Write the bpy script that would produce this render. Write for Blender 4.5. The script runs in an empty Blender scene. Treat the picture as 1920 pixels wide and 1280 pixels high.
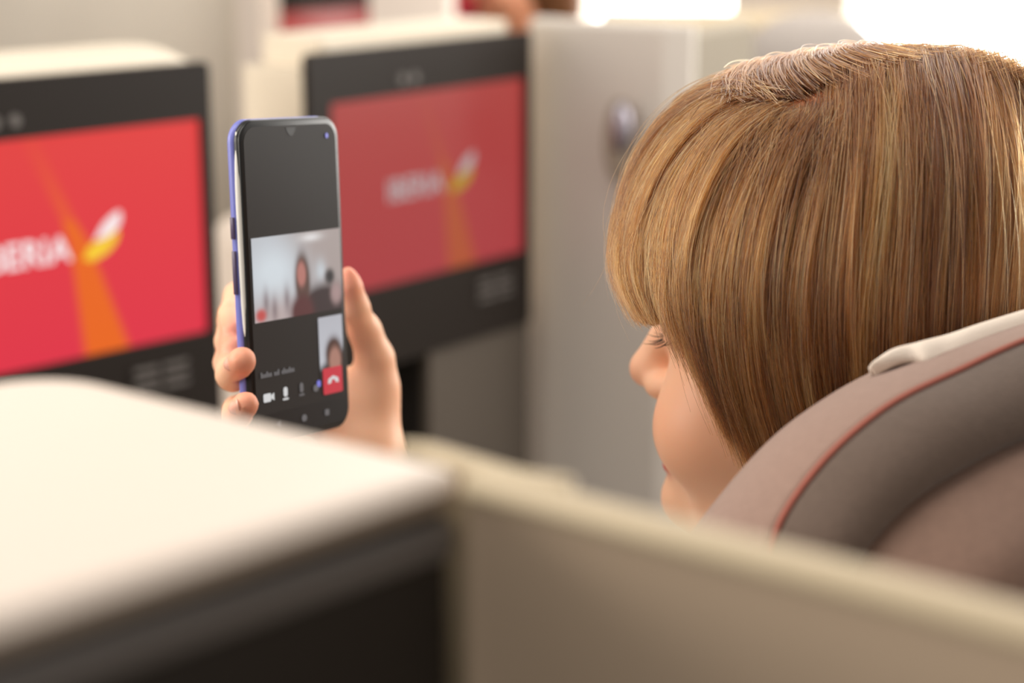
import bpy, bmesh, math, random
import numpy as np
from mathutils import Vector, Matrix
random.seed(4); rng = np.random.default_rng(7)
scn = bpy.context.scene
COL = scn.collection

# ------------------------------------------------------------------ camera
F_PX = 3500.0
TH = math.radians(14.0)
CAM = np.array([0.0, 0.0, 1.35])
CX = np.array([1.0, 0, 0]); CD = np.array([0, math.cos(TH), -math.sin(TH)]); CU = np.array([0, math.sin(TH), math.cos(TH)])
cd = bpy.data.cameras.new('camera'); cam = bpy.data.objects.new('camera', cd); COL.objects.link(cam)
cd.sensor_width = 36.0; cd.lens = F_PX * 36 / 1920; cd.clip_start = 0.02
cam.location = CAM; cam.rotation_euler = (math.radians(90) - TH, 0, 0)
cd.dof.use_dof = True; cd.dof.focus_distance = 0.88; cd.dof.aperture_fstop = 4.4
scn.camera = cam
# ------------------------------------------------------------------ world, lamps, exposure
w = bpy.data.worlds.new('cabin_air'); scn.world = w; w.use_nodes = True
w.node_tree.nodes['Background'].inputs[0].default_value = (1.0, 0.95, 0.89, 1)
w.node_tree.nodes['Background'].inputs[1].default_value = 0.42
def area(name, loc, to, sx, sy, power, col):
    l = bpy.data.lights.new(name, 'AREA'); l.shape = 'RECTANGLE'; l.size = sx; l.size_y = sy; l.energy = power; l.color = col
    o = bpy.data.objects.new(name, l); COL.objects.link(o); o.location = loc
    o.rotation_euler = (Vector(to) - Vector(loc)).to_track_quat('-Z', 'Y').to_euler()
    return o
area('ceiling_light_strip', (-0.7, 0.9, 2.15), (-0.25, 0.8, 1.0), 0.5, 2.2, 15, (1.0, 0.94, 0.86))
area('ceiling_light_strip', (0.6, 2.6, 2.2), (0.1, 1.9, 1.0), 1.6, 1.0, 20, (1.0, 0.96, 0.91))
area('window_daylight', (1.55, 1.75, 1.38), (0.25, 0.95, 1.2), 1.0, 0.45, 16, (1.0, 0.97, 0.92))
area('window_daylight', (-1.7, 0.8, 1.5), (0.1, 1.0, 1.0), 1.4, 0.6, 17, (1.0, 0.93, 0.84))
vs = scn.view_settings; vs.view_transform = 'Standard'; vs.look = 'None'; vs.gamma = 1.0; vs.use_curve_mapping = False
vs.exposure = 0.35
scn.cycles.use_denoising = True
scn.cycles.max_bounces = 8
try: scn.cycles_curves.shape = 'RIBBONS'
except Exception: pass

# ------------------------------------------------------------------ helpers
def P(px, py, z):
    return CAM + z * ((px - 960) / F_PX * CX + (640 - py) / F_PX * CU + CD)
def ray(px, py):
    d = (px - 960) / F_PX * CX + (640 - py) / F_PX * CU + CD
    return d
def PH(px, py, h):            # point seen at (px, py) on the level z = h
    d = ray(px, py); return CAM + d * ((h - CAM[2]) / d[2])
def PY(px, py, y):
    d = ray(px, py); return CAM + d * (y / d[1])
def tag(o, label=None, cat=None, group=None, kind=None):
    if label: o['label'] = label
    if cat: o['category'] = cat
    if group: o['group'] = group
    if kind: o['kind'] = kind
    return o
def empty(name, loc=(0, 0, 0), M=None):
    o = bpy.data.objects.new(name, None); COL.objects.link(o); o.empty_display_size = .02
    if M is not None: o.matrix_world = M
    else: o.location = loc
    return o
def put(name, me, mat=None, parent=None):
    o = bpy.data.objects.new(name, me); COL.objects.link(o)
    if mat and len(me.materials) == 0: me.materials.append(mat)
    if parent: o.parent = parent
    return o
def mesh(name, verts, faces, mat=None, parent=None, smooth=False, fixn=True):
    me = bpy.data.meshes.new(name)
    me.from_pydata([tuple(map(float, v)) for v in verts], [], [tuple(map(int, f)) for f in faces]); me.update()
    if fixn:
        bm = bmesh.new(); bm.from_mesh(me); bmesh.ops.recalc_face_normals(bm, faces=bm.faces); bm.to_mesh(me); bm.free()
    if smooth: me.polygons.foreach_set('use_smooth', [True] * len(me.polygons))
    return put(name, me, mat, parent)
def bmput(name, bm, mat, parent=None, smooth=False):
    me = bpy.data.meshes.new(name); bmesh.ops.recalc_face_normals(bm, faces=bm.faces); bm.to_mesh(me); bm.free()
    if smooth: me.polygons.foreach_set('use_smooth', [True] * len(me.polygons))
    return put(name, me, mat, parent)
def box(name, lo, hi, mat, parent=None, bev=0.0, seg=3):
    bm = bmesh.new(); bmesh.ops.create_cube(bm, size=1)
    for v in bm.verts:
        v.co = Vector([(lo[i] + hi[i]) / 2 + v.co[i] * (hi[i] - lo[i]) for i in range(3)])
    if bev: bmesh.ops.bevel(bm, geom=bm.edges[:], offset=bev, segments=seg, affect='EDGES', profile=.5)
    return bmput(name, bm, mat, parent, bev > 0)
def frame(o, u):              # local x = u (on the level), y = away from the viewer, z = up
    u = Vector((u[0], u[1], 0)).normalized(); y = Vector((-u.y, u.x, 0))
    M = Matrix(((u.x, y.x, 0, o[0]), (u.y, y.y, 0, o[1]), (0, 0, 1, o[2]), (0, 0, 0, 1)))
    return M
def poly_plate(name, pts, y0, y1, mat, parent=None, bev=0.0):   # closed outline in local x,z between depths y0..y1
    bm = bmesh.new()
    a = [bm.verts.new((p[0], y0, p[1])) for p in pts]; f = bm.faces.new(a)
    r = bmesh.ops.extrude_face_region(bm, geom=[f])
    for g in r['geom']:
        if isinstance(g, bmesh.types.BMVert): g.co.y = y1
    if bev: bmesh.ops.bevel(bm, geom=bm.edges[:], offset=bev, segments=2, affect='EDGES')
    return bmput(name, bm, mat, parent, False)
def rrect(x0, x1, z0, z1, r, n=6):
    out = []
    for cx, cz, a0 in ((x1 - r, z1 - r, 0), (x0 + r, z1 - r, 90), (x0 + r, z0 + r, 180), (x1 - r, z0 + r, 270)):
        for k in range(n + 1):
            a = math.radians(a0 + 90 * k / n); out.append((cx + r * math.cos(a), cz + r * math.sin(a)))
    return out
def tube(name, pts, rads, mat, parent=None, n=10):
    pts = [Vector(p) for p in pts]; V = []; Fc = []
    if not hasattr(rads, '__len__'): rads = [rads] * len(pts)
    up = Vector((0, 0, 1))
    for i, p in enumerate(pts):
        t = (pts[min(i + 1, len(pts) - 1)] - pts[max(i - 1, 0)]).normalized()
        a = t.cross(up)
        if a.length < 1e-3: a = t.cross(Vector((1, 0, 0)))
        a.normalize(); b = t.cross(a)
        for k in range(n):
            an = 2 * math.pi * k / n; V.append(p + rads[i] * (math.cos(an) * a + math.sin(an) * b))
    for i in range(len(pts) - 1):
        for k in range(n):
            Fc.append((i * n + k, i * n + (k + 1) % n, (i + 1) * n + (k + 1) % n, (i + 1) * n + k))
    Fc.append(tuple(range(n))); Fc.append(tuple((len(pts) - 1) * n + k for k in range(n)))
    return mesh(name, V, Fc, mat, parent, True)
def cr(pts, n):               # Catmull-Rom through rows of numbers
    p = np.array(pts, float); p = np.vstack([2 * p[0] - p[1], p, 2 * p[-1] - p[-2]])
    out = []; m = len(p) - 3
    for t in np.linspace(0, m - 1e-9, n):
        i = int(t); s = t - i; a, b, c, d = p[i], p[i + 1], p[i + 2], p[i + 3]
        out.append(.5 * ((2 * b) + (-a + c) * s + (2 * a - 5 * b + 4 * c - d) * s * s + (-a + 3 * b - 3 * c + d) * s ** 3))
    return np.array(out)
def loft(name, rows, mat, parent=None, capped=False):
    rows = [np.array(r) for r in rows]; n = len(rows[0]); V = np.vstack(rows); Fc = []
    for i in range(len(rows) - 1):
        for k in range(n - 1):
            Fc.append((i * n + k, i * n + k + 1, (i + 1) * n + k + 1, (i + 1) * n + k))
    if capped:
        for k in range(n - 1): Fc.append(((len(rows) - 1) * n + k, (len(rows) - 1) * n + k + 1, k + 1, k))
        Fc.append(tuple(i * n for i in range(len(rows)))); Fc.append(tuple(i * n + n - 1 for i in range(len(rows))))
    return mesh(name, V, Fc, mat, parent, True)

# ------------------------------------------------------------------ materials
def lin(c): return tuple((x / 255 / 12.92 if x / 255 <= .04045 else ((x / 255 + .055) / 1.055) ** 2.4) for x in c) + (1,)
def pmat(name, rgb, rough=.5, noise=0.0, scale=30, spec=.4, emit=None, es=0, bump=0.0, bscale=400, sheen=0.0, metal=0.0, sss=0.0):
    m = bpy.data.materials.new(name); m.use_nodes = True; nt = m.node_tree; b = nt.nodes['Principled BSDF']
    b.inputs['Base Color'].default_value = lin(rgb); b.inputs['Roughness'].default_value = rough
    b.inputs['Specular IOR Level'].default_value = spec; b.inputs['Metallic'].default_value = metal
    if noise:
        t = nt.nodes.new('ShaderNodeTexNoise'); t.inputs['Scale'].default_value = scale; t.inputs['Detail'].default_value = 4
        tc = nt.nodes.new('ShaderNodeTexCoord'); nt.links.new(tc.outputs['Object'], t.inputs['Vector'])
        mx = nt.nodes.new('ShaderNodeMix'); mx.data_type = 'RGBA'
        c = lin(rgb); mx.inputs[6].default_value = tuple(x * (1 - noise) for x in c[:3]) + (1,); mx.inputs[7].default_value = tuple(min(1, x * (1 + noise)) for x in c[:3]) + (1,)
        nt.links.new(t.outputs[0], mx.inputs[0]); nt.links.new(mx.outputs[2], b.inputs['Base Color'])
    if bump:
        t2 = nt.nodes.new('ShaderNodeTexNoise'); t2.inputs['Scale'].default_value = bscale
        tc = nt.nodes.new('ShaderNodeTexCoord'); nt.links.new(tc.outputs['Object'], t2.inputs['Vector'])
        bp = nt.nodes.new('ShaderNodeBump'); bp.inputs['Strength'].default_value = bump; bp.inputs['Distance'].default_value = .001
        nt.links.new(t2.outputs[0], bp.inputs['Height']); nt.links.new(bp.outputs[0], b.inputs['Normal'])
    if emit: b.inputs['Emission Color'].default_value = lin(emit); b.inputs['Emission Strength'].default_value = es
    if sheen: b.inputs['Sheen Weight'].default_value = sheen
    if sss:
        b.inputs['Subsurface Weight'].default_value = sss; b.inputs['Subsurface Radius'].default_value = (.012, .004, .002); b.inputs['Subsurface Scale'].default_value = 1.0
    return m
def vcmat(name, rough=.5, emit=0.0, sss=0.0, spec=.4):    # colours of a printed, lit or grown pattern, from the mesh's own colour layer
    m = bpy.data.materials.new(name); m.use_nodes = True; nt = m.node_tree; b = nt.nodes['Principled BSDF']
    a = nt.nodes.new('ShaderNodeVertexColor'); a.layer_name = 'pattern'
    b.inputs['Roughness'].default_value = rough; b.inputs['Specular IOR Level'].default_value = spec
    if emit:
        b.inputs['Base Color'].default_value = (.01, .01, .01, 1)
        nt.links.new(a.outputs[0], b.inputs['Emission Color']); b.inputs['Emission Strength'].default_value = emit
    else: nt.links.new(a.outputs[0], b.inputs['Base Color'])
    if sss:
        b.inputs['Subsurface Weight'].default_value = sss; b.inputs['Subsurface Radius'].default_value = (.010, .0035, .0018); b.inputs['Subsurface Scale'].default_value = 1.0
    return m
def paint(me, cols):
    ca = me.color_attributes.new('pattern', 'FLOAT_COLOR', 'POINT')
    ca.data.foreach_set('color', np.hstack([cols, np.ones((len(cols), 1))]).astype(np.float32).ravel())

M = {}
M['cream'] = pmat('cream_shell', (224, 209, 196), .42, .02, 6)
M['cream_far'] = pmat('pale_shell', (225, 212, 192), .5, .02, 6)
M['beige'] = pmat('beige_shell', (206, 182, 156), .6, .03, 10)
M['beige_far'] = pmat('beige_partition', (150, 140, 124), .7)  # one even beige, darker than the seat shell
M['beige_rim'] = pmat('beige_rim', (192, 174, 144), .5, .03, 10)
M['tan_trim'] = pmat('taupe_trim', (150, 134, 118), .45, .03, 10)
M['grey_strip'] = pmat('grey_strip', (112, 106, 102), .4, .03, 20)
M['black_panel'] = pmat('black_panel', (42, 36, 31), .55, .04, 20)
M['bezel'] = pmat('black_bezel', (38, 31, 26), .5, .03, 10, .2)
M['wall'] = pmat('grey_partition', (208, 199, 189), .6, .02, 4)
M['bulk'] = pmat('bulkhead', (206, 196, 182), .6, .03, 3)
M['side'] = pmat('cabin_side', (214, 205, 195), .6, .02, 4)
M['floor'] = pmat('cabin_carpet', (70, 64, 60), .95, .2, 60)
M['window'] = pmat('bright_window', (255, 255, 255), .5, emit=(255, 252, 246), es=5.0)
M['cubby'] = pmat('brown_cubby', (92, 82, 72), .7, .05, 10)
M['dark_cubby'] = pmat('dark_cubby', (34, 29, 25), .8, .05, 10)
M['fabric'] = pmat('mauve_fabric', (146, 120, 108), .95, .10, 260, .1, bump=.4, bscale=900, sheen=.25)
M['fabric_dark'] = pmat('grey_fabric', (100, 85, 76), .95, .12, 260, .1, bump=.4, bscale=900, sheen=.2)
M['fabric_back'] = pmat('brown_mauve_fabric', (136, 110, 97), .95, .10, 200, .1, bump=.4, bscale=900, sheen=.2)
M['piping'] = pmat('red_piping', (160, 92, 78), .8, .1, 200)
M['linen'] = pmat('white_linen', (226, 212, 198), .9, .03, 300, .1, bump=.3, bscale=1200)
M['white_fabric'] = pmat('white_headrest', (160, 151, 144), .9, .02, 60)
M['chrome'] = pmat('chrome', (178, 172, 182), .38, metal=1.0)
M['text_white'] = pmat('screen_white', (0, 0, 0), .5, emit=(250, 238, 236), es=1.0)
M['lash'] = pmat('lash', (30, 20, 15), .6)
M['case'] = pmat('purple_case', (120, 124, 200), .3, .05, 60)
M['case_glint'] = pmat('silver_glint', (232, 228, 220), .3)  # pale colour of the modelled reflection along the phone's left edge
M['button'] = pmat('phone_button', (84, 70, 100), .3)
M['glass'] = pmat('phone_black', (22, 21, 21), .3, spec=.35)
M['shirt'] = pmat('cream_sweater', (214, 202, 190), .9, .05, 120, bump=.5, bscale=500)
M['skin'] = vcmat('skin', .48, sss=.25, spec=.35)

# ------------------------------------------------------------------ surfaces from distance fields
def dcap(p, a, b, ra, rb):
    a = np.asarray(a, float); b = np.asarray(b, float); ba = b - a; t = np.clip(((p - a) @ ba) / (ba @ ba), 0, 1)
    return np.linalg.norm(p - a - t[:, None] * ba, axis=1) - (ra + (rb - ra) * t)
def dell(p, c, r):
    q = (p - np.asarray(c, float)); r = np.asarray(r, float); k0 = np.linalg.norm(q / r, axis=1); k1 = np.linalg.norm(q / r ** 2, axis=1)
    return k0 * (k0 - 1) / np.maximum(k1, 1e-9)
def smin(a, b, k):
    h = np.maximum(k - np.abs(a - b), 0) / k; return np.minimum(a, b) - h * h * k * .25
def smax(a, b, k): return -smin(-a, -b, k)
def surface(f, lo, hi, h, B=14, lip=1.0):
    lo = np.array(lo, float); hi = np.array(hi, float); nb = np.ceil((hi - lo) / (h * B)).astype(int)
    g = np.stack(np.meshgrid(*[np.arange(n) for n in nb], indexing='ij'), -1).reshape(-1, 3)
    d = f(lo + (g + .5) * h * B); g = g[np.abs(d) < h * B * .9 * lip + 2 * h]
    N = (nb * B + 2).astype(np.int64)
    s = np.stack(np.meshgrid(*[np.arange(B + 1)] * 3, indexing='ij'), -1)
    edges = [((a, b, c), (a + (ax == 0), b + (ax == 1), c + (ax == 2))) for ax in range(3) for a in (0, 1) for b in (0, 1) for c in (0, 1)
             if (a, b, c)[ax] == 0]
    ids = []; pos = []; quads = []
    for blk in g:
        base = blk * B; pts = lo + (s + base) * h; v = f(pts.reshape(-1, 3)).reshape(B + 1, B + 1, B + 1)
        sg = v < 0
        if sg.all() or not sg.any(): continue
        acc = np.zeros((B, B, B, 3)); cnt = np.zeros((B, B, B))
        sl = lambda c: tuple(slice(x, x + B) for x in c)
        for c0, c1 in edges:
            va, vb = v[sl(c0)], v[sl(c1)]; m = (va < 0) != (vb < 0)
            t = np.where(m, va / np.where(m, va - vb, 1), 0)
            pa = np.array(c0, float); dd = np.array(c1, float) - pa
            acc += m[..., None] * (pa + t[..., None] * dd); cnt += m
        act = cnt > 0; ci = np.argwhere(act)
        gi = ci + base; ids.append((gi[:, 0] * N[1] + gi[:, 1]) * N[2] + gi[:, 2])
        pos.append(lo + (gi + acc[act] / cnt[act][:, None]) * h)
        for ax in range(3):
            c1 = [0, 0, 0]; c1[ax] = 1
            a0 = sg[sl((0, 0, 0))]; a1 = sg[sl(c1)]; e = np.argwhere(a0 != a1)
            if len(e) == 0: continue
            fl = a0[tuple(e.T)]; ge = e + base; o1 = [0, 0, 0]; o2 = [0, 0, 0]; o1[(ax + 1) % 3] = 1; o2[(ax + 2) % 3] = 1
            o1 = np.array(o1); o2 = np.array(o2)
            q = np.stack([ge - o1 - o2, ge - o2, ge, ge - o1], 1)
            q = np.where(fl[:, None, None], q, q[:, ::-1]); quads.append((q[..., 0] * N[1] + q[..., 1]) * N[2] + q[..., 2])
    ids = np.concatenate(ids); pos = np.concatenate(pos); quads = np.concatenate(quads)
    o = np.argsort(ids); ids = ids[o]; pos = pos[o]
    k = np.clip(np.searchsorted(ids, quads), 0, len(ids) - 1); ok = (ids[k] == quads).all(1); k = k[ok]
    return pos, k
def sdf_obj(name, f, lo, hi, h, mat, parent=None, lip=1.0, colour=None, relax=2):
    pos, q = surface(f, lo, hi, h, lip=lip)
    for _ in range(relax):                                   # light smoothing along the quads
        acc = np.zeros_like(pos); cnt = np.zeros(len(pos))
        for a in range(4):
            for b in ((a + 1) % 4, (a + 3) % 4):
                np.add.at(acc, q[:, a], pos[q[:, b]]); np.add.at(cnt, q[:, a], 1)
        pos = pos * .4 + .6 * acc / np.maximum(cnt, 1)[:, None]
    me = bpy.data.meshes.new(name); me.vertices.add(len(pos)); me.vertices.foreach_set('co', pos.astype(np.float32).ravel())
    me.loops.add(len(q) * 4); me.loops.foreach_set('vertex_index', q.astype(np.int32).ravel())
    me.polygons.add(len(q)); me.polygons.foreach_set('loop_start', np.arange(0, len(q) * 4, 4, dtype=np.int32))
    me.polygons.foreach_set('use_smooth', np.ones(len(q), bool)); me.update(calc_edges=True); me.validate()
    if colour is not None: paint(me, colour(pos))
    return put(name, me, mat, parent)

# ------------------------------------------------------------------ the cabin: floor, side wall with windows, bulkhead
FW = np.array([-0.75, 0.66]); RT = np.array([0.66, 0.75])          # cabin forward, cabin right
tag(box('floor', (-6, -3, -.05), (6, 9, 0), M['floor']), kind='structure')
GW = np.array([.43, 3.35])
def side_frame(): return frame((GW[0], GW[1], 0), (-FW[0], -FW[1]))
wl = empty('wall_right', M=side_frame()); tag(wl, kind='structure')
# local x runs aft, so a window between forward distances a..b sits at x -b..-a
spans = [(-1.95, -1.60), (-1.00, -.65), (-.405, -.03), (.185, .56), (.78, 1.15), (1.37, 1.74)]
zb, zt = 1.02, 1.52
xs = -3.2
k = 0
for a, b in spans + [(3.2, 3.2)]:
    box('wall_right_post', (xs, 0, zb), (a, .06, zt), M['side'], wl); xs = b
box('wall_right_lower', (-3.2, 0, 0), (3.2, .06, zb), M['side'], wl)
box('wall_right_upper', (-3.2, 0, zt), (3.2, .06, 2.3), M['side'], wl)
for i, (a, b) in enumerate(spans):
    wn = empty('window_%d' % (i + 1), M=side_frame()); tag(wn, kind='structure')
    outer = rrect(a - .002, b + .002, zb - .002, zt + .002, .004); inner = rrect(a + .012, b - .012, zb + .012, zt - .012, .09)
    V = [(x, -.012, z) for x, z in outer] + [(x, -.012, z) for x, z in inner] + [(x, .045, z) for x, z in inner] + [(x, .045, z) for x, z in outer]
    n = len(outer); Fc = [((r * n + j), r * n + (j + 1) % n, ((r + 1) % 4) * n + (j + 1) % n, ((r + 1) % 4) * n + j) for r in range(4) for j in range(n)]
    mesh('window_frame', V, Fc, M['side'], wn)
    poly_plate('pane', rrect(a + .01, b - .01, zb + .01, zt - .01, .09), .03, .036, M['window'], wn)
bk = empty('wall_front', M=frame((*PY(250, 30, 3.9)[:2], 0), RT)); tag(bk, kind='structure')
box('wall_panel', (-3, 0, 0), (.95, .05, 2.3), M['bulk'], bk)
box('wall_seam', (-.42, -.006, 0), (-.405, 0, 2.3), M['cream_far'], bk)

# ------------------------------------------------------------------ seat monitors
def vgrid(name, x0, x1, z0, z1, y, nx, nz, fn, mat, parent):
    xs = np.linspace(x0, x1, nx); zs = np.linspace(z0, z1, nz); X, Z = np.meshgrid(xs, zs)
    V = np.stack([X.ravel(), np.full(X.size, y), Z.ravel()], 1)
    Fc = [(j * nx + i, j * nx + i + 1, (j + 1) * nx + i + 1, (j + 1) * nx + i) for j in range(nz - 1) for i in range(nx - 1)]
    o = mesh(name, V, Fc, mat, parent, fixn=False)
    paint(o.data, fn((X.ravel() - x0) / (x1 - x0), (Z.ravel() - z0) / (z1 - z0))); return o
def L3(c): return np.array(lin(c)[:3])
def mixc(a, b, t): return a * (1 - t[:, None]) + b * t[:, None]
def sst(a, b, x): t = np.clip((x - a) / (b - a), 0, 1); return t * t * (3 - 2 * t)
def logo_screen(glare):
    def fn(s, t):
        red = mixc(np.tile(L3((226, 52, 72)), (len(s), 1)), np.tile(L3((228, 62, 60)), (len(s), 1)), t)
        # an orange ray that starts thin at the upper left, meets the wordmark and widens downwards
        c = .585 + (.50 - t) * .14 + np.where(t > .5, (.5 - t) * .14, 0); wd = .022 + .055 * np.clip(.62 - t, 0, 1) / .62 + .012 * np.clip(t - .6, 0, 1)
        m = (1 - sst(.75, 1.15, np.abs(s - c) / wd)) * np.where(t > .62, .45 * np.clip((1 - t) / .38, 0, 1) ** .8 + .1, 1)
        col = mixc(red, np.tile(L3((236, 104, 30)), (len(s), 1)), m * (.55 + .45 * sst(.05, .45, 1 - t)))
        return col * (1 - glare) + glare * L3((190, 92, 84))  # flat tint mixed into the picture, standing in for window glare
    return fn
def feather(parent, cx, cz, s, y, mg, my):
    def outline(pts): return [(cx + s * x * 1.25, cz + s * z * .92) for x, z in cr(pts, 26)]
    poly_plate('feather_mark', outline([(.28, .42), (.58, .95), (1.0, 1.28), (1.06, 1.0), (.92, .70), (.62, .50), (.28, .42)])[:-1], y, y - .0006, mg, parent)['label'] = 'white upper feather mark'
    poly_plate('feather_mark', outline([(-.05, -.12), (.2, .34), (.62, .44), (.95, .66), (.9, .3), (.6, -.05), (.2, -.22), (-.05, -.12)])[:-1], y, y - .0006, my, parent)['label'] = 'yellow lower feather mark'
def text(name, body, size, loc, mat, parent, space=1.0):
    cu = bpy.data.curves.new(name, 'FONT'); cu.body = body; cu.size = size; cu.extrude = .0002; cu.space_character = space; cu.offset = size * .02
    o = bpy.data.objects.new(name, cu); COL.objects.link(o); cu.materials.append(mat)
    dg = bpy.context.evaluated_depsgraph_get(); me = bpy.data.meshes.new_from_object(o.evaluated_get(dg)); bpy.data.objects.remove(o)
    me.transform(Matrix.Translation(loc) @ Matrix.Rotation(math.pi / 2, 4, 'X')); me.materials.clear()
    return put(name, me, mat, parent)
SW, SH = .332, .207
def monitor(corner, u, label, glare, gain, strength, top_r=.03, left=.032, house_l=.0, deep=.085, labelled=True, dome=False, size=1.0):
    root = empty('seat_monitor', M=frame(corner, u) @ Matrix.Scale(size, 4)); tag(root, label, 'monitor', 'seat-back monitors showing a red airline picture')
    o_ = rrect(-SW - left, .012, -SH - .09, .053, .006, 3); i_ = rrect(-SW, 0, -SH, 0, .002, 3); n = len(o_)
    V = [(x, -.004, z) for x, z in o_] + [(x, -.004, z) for x, z in i_] + [(x, .006, z) for x, z in i_] + [(x, .006, z) for x, z in o_]
    Fc = [((r * n + j), r * n + (j + 1) % n, ((r + 1) % 4) * n + (j + 1) % n, ((r + 1) % 4) * n + j) for r in range(4) for j in range(n)]
    mesh('bezel', V, Fc, M['bezel'], root)
    sm = vcmat('lit_screen', .22, emit=strength, spec=gain)
    sc_ = vgrid('screen', -SW, 0, -SH, 0, 0, 167, 105, logo_screen(glare), sm, root)
    g = 1 - glare * .3
    tw = pmat('screen_white', (0, 0, 0), .4, emit=(int(252 * g), int(236 * g), int(236 * g)), es=strength)
    ty = pmat('screen_yellow', (0, 0, 0), .4, emit=(int(250 * g), int(204 * g), int(44 * g)), es=strength)
    text('wordmark', 'IBERIA', .033, (-SW * .735, -.0012, -SH * .555), tw, sc_, 1.02)
    feather(sc_, -SW * .405, -SH * .545, .031, -.0012, tw, ty)
    # housing behind: cream, soft rounded top
    xl, xr, zt_, zb_ = -SW - left - house_l, .012, .067, -.93
    if dome:
        rows = []
        for t in np.linspace(0, 1, 13):                      # across the depth: the top swells up and rolls over at the back
            y = .0062 + deep * 1.3 * t; hz = .050 + .019 * math.sin(math.pi * (.12 + .70 * t)) ; pts = []
            for k in range(25):
                a = math.pi * k / 24; cx_ = (xl + xr) / 2; hw = (xr - xl) / 2
                ex = abs(math.cos(a)) ** .14 * math.copysign(1, math.cos(a)); ez = abs(math.sin(a)) ** .35
                pts.append((cx_ + hw * ex, y, -.02 + (hz + .02) * (ez if ez > 0 else 0)))
            rows.append([(xr, y, -.30)] + pts + [(xl, y, -.30)])
        rows = [[(x, y, min(z, -.05)) for x, y, z in rows[0]]] + rows + [[(x, y, min(z, -.05)) for x, y, z in rows[-1]]]
        loft('housing', rows, M['cream_far'], root, True)
        bm = None
    bm = bmesh.new(); bmesh.ops.create_cube(bm, size=1)
    for v in bm.verts: v.co = Vector(((xl + xr) / 2 + v.co.x * (xr - xl), .0065 + deep / 2 + v.co.y * deep, (-.30 + zt_) / 2 + v.co.z * (zt_ + .30)))
    e = [e for e in bm.edges if all(v.co.z > 0 for v in e.verts) and (abs(e.verts[0].co.y - e.verts[1].co.y) > .01)]
    bmesh.ops.bevel(bm, geom=e, offset=top_r, segments=8, affect='EDGES')
    e = [e for e in bm.edges if all(v.co.z > -.2 for v in e.verts) and all(v.co.y < .01 for v in e.verts)]
    bmesh.ops.bevel(bm, geom=e, offset=.004, segments=2, affect='EDGES')
    if dome: bm.free()
    else: bmput('housing', bm, M['cream_far'], root, False)
    # two small dim sensors in the bezel's upper band, a dim instruction plate in the lower band
    for k in (0, 1):
        bm = bmesh.new(); bmesh.ops.create_cone(bm, cap_ends=True, segments=16, radius1=.006, radius2=.005, depth=.002)
        bmesh.ops.rotate(bm, cent=(0, 0, 0), matrix=Matrix.Rotation(math.pi / 2, 3, 'X'), verts=bm.verts)
        bmesh.ops.translate(bm, vec=(-SW * .66 + k * .02, -.005, .016), verts=bm.verts)
        bmput('sensor', bm, M['grey_strip'], root)
    if labelled:
        pl = box('instruction_plate', (-.095, -.0052, -SH - .052), (-.022, -.004, -SH - .016), M['bezel'], root); 
        for r in range(3):
            for c in range(2):
                box('printed_line', (-.09 + c * .034, -.0058, -SH - .026 - r * .010), (-.062 + c * .034, -.0052, -SH - .022 - r * .010), M['grey_strip'], pl)
    return root
monitor((.0125, 2.2, 1.121), (.2105, .273), 'seat monitor on the right behind the phone, washed red screen', .34, .5, .44)
monitor((-.2975, 1.769, 1.127), (.147, .153), 'nearer seat monitor at the left edge with vivid red screen', 0.0, .3, .76, dome=True)
m3 = PY(697, 12, 3.6)
monitor((m3[0], m3[1], m3[2]), (.66, .75), 'distant seat monitor at the top edge, only its red lower screen seen', .3, .5, .46, left=.02, house_l=.0, labelled=False, size=.8)
m4 = PY(889, -60, 3.4)
monitor((m4[0], m4[1], m4[2] + .03), (.66, .75), 'farthest seat monitor, a small red sliver beside a passenger', .15, .5, .42, labelled=False, size=.55)

# stands below the two near monitors
def stand(corner, u, label, dark_w):
    root = empty('monitor_stand', M=frame((corner[0], corner[1], 0), u)); tag(root, label, 'cabinet')
    zt_ = corner[2] - SH - .092
    box('front_panel', (-.175, .0, 0), (.012, .012, zt_), M['cubby'], root)
    box('front_panel', (-SW - .032, .0, 0), (-.175, .012, zt_ - .36), M['cubby'], root)
    V = []; 
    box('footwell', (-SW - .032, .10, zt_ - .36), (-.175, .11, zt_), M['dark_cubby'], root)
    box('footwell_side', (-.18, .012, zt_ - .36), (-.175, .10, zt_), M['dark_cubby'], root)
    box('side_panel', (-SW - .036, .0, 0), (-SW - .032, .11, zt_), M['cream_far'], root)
stand((.0125, 2.2, 1.121), (.2105, .273), 'taupe cabinet with dark footwell under the right monitor', .2)
stand((-.2975, 1.769, 1.127), (.147, .153), 'cabinet with dark footwell under the left monitor', .2)

# ------------------------------------------------------------------ partition panel right of the monitor
def ribbon(name, pts, z0, z1, th, mat, parent=None, rim=.006):
    pts = [np.array(p, float) for p in pts]; V = []; Fc = []
    n = len(pts)
    for i, p in enumerate(pts):
        t = pts[min(i + 1, n - 1)] - pts[max(i - 1, 0)]; t /= np.linalg.norm(t); nn = np.array([-t[1], t[0]])
        for (o, z) in ((0, z0), (0, z1 - rim), (rim, z1), (th - rim, z1), (th, z1 - rim), (th, z0)):
            V.append((*(p + nn * o), z))
    for i in range(n - 1):
        for k in range(5): Fc.append((i * 6 + k, i * 6 + k + 1, (i + 1) * 6 + k + 1, (i + 1) * 6 + k))
        Fc.append((i * 6 + 5, i * 6, (i + 1) * 6, (i + 1) * 6 + 5))
    Fc.append(tuple(range(6))); Fc.append(tuple((n - 1) * 6 + k for k in range(6)))
    return mesh(name, V, Fc, mat, parent, True)
def sharp(o, ang=40):
    m = o.modifiers.new('edges', 'EDGE_SPLIT'); m.split_angle = math.radians(ang); return o
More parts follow.
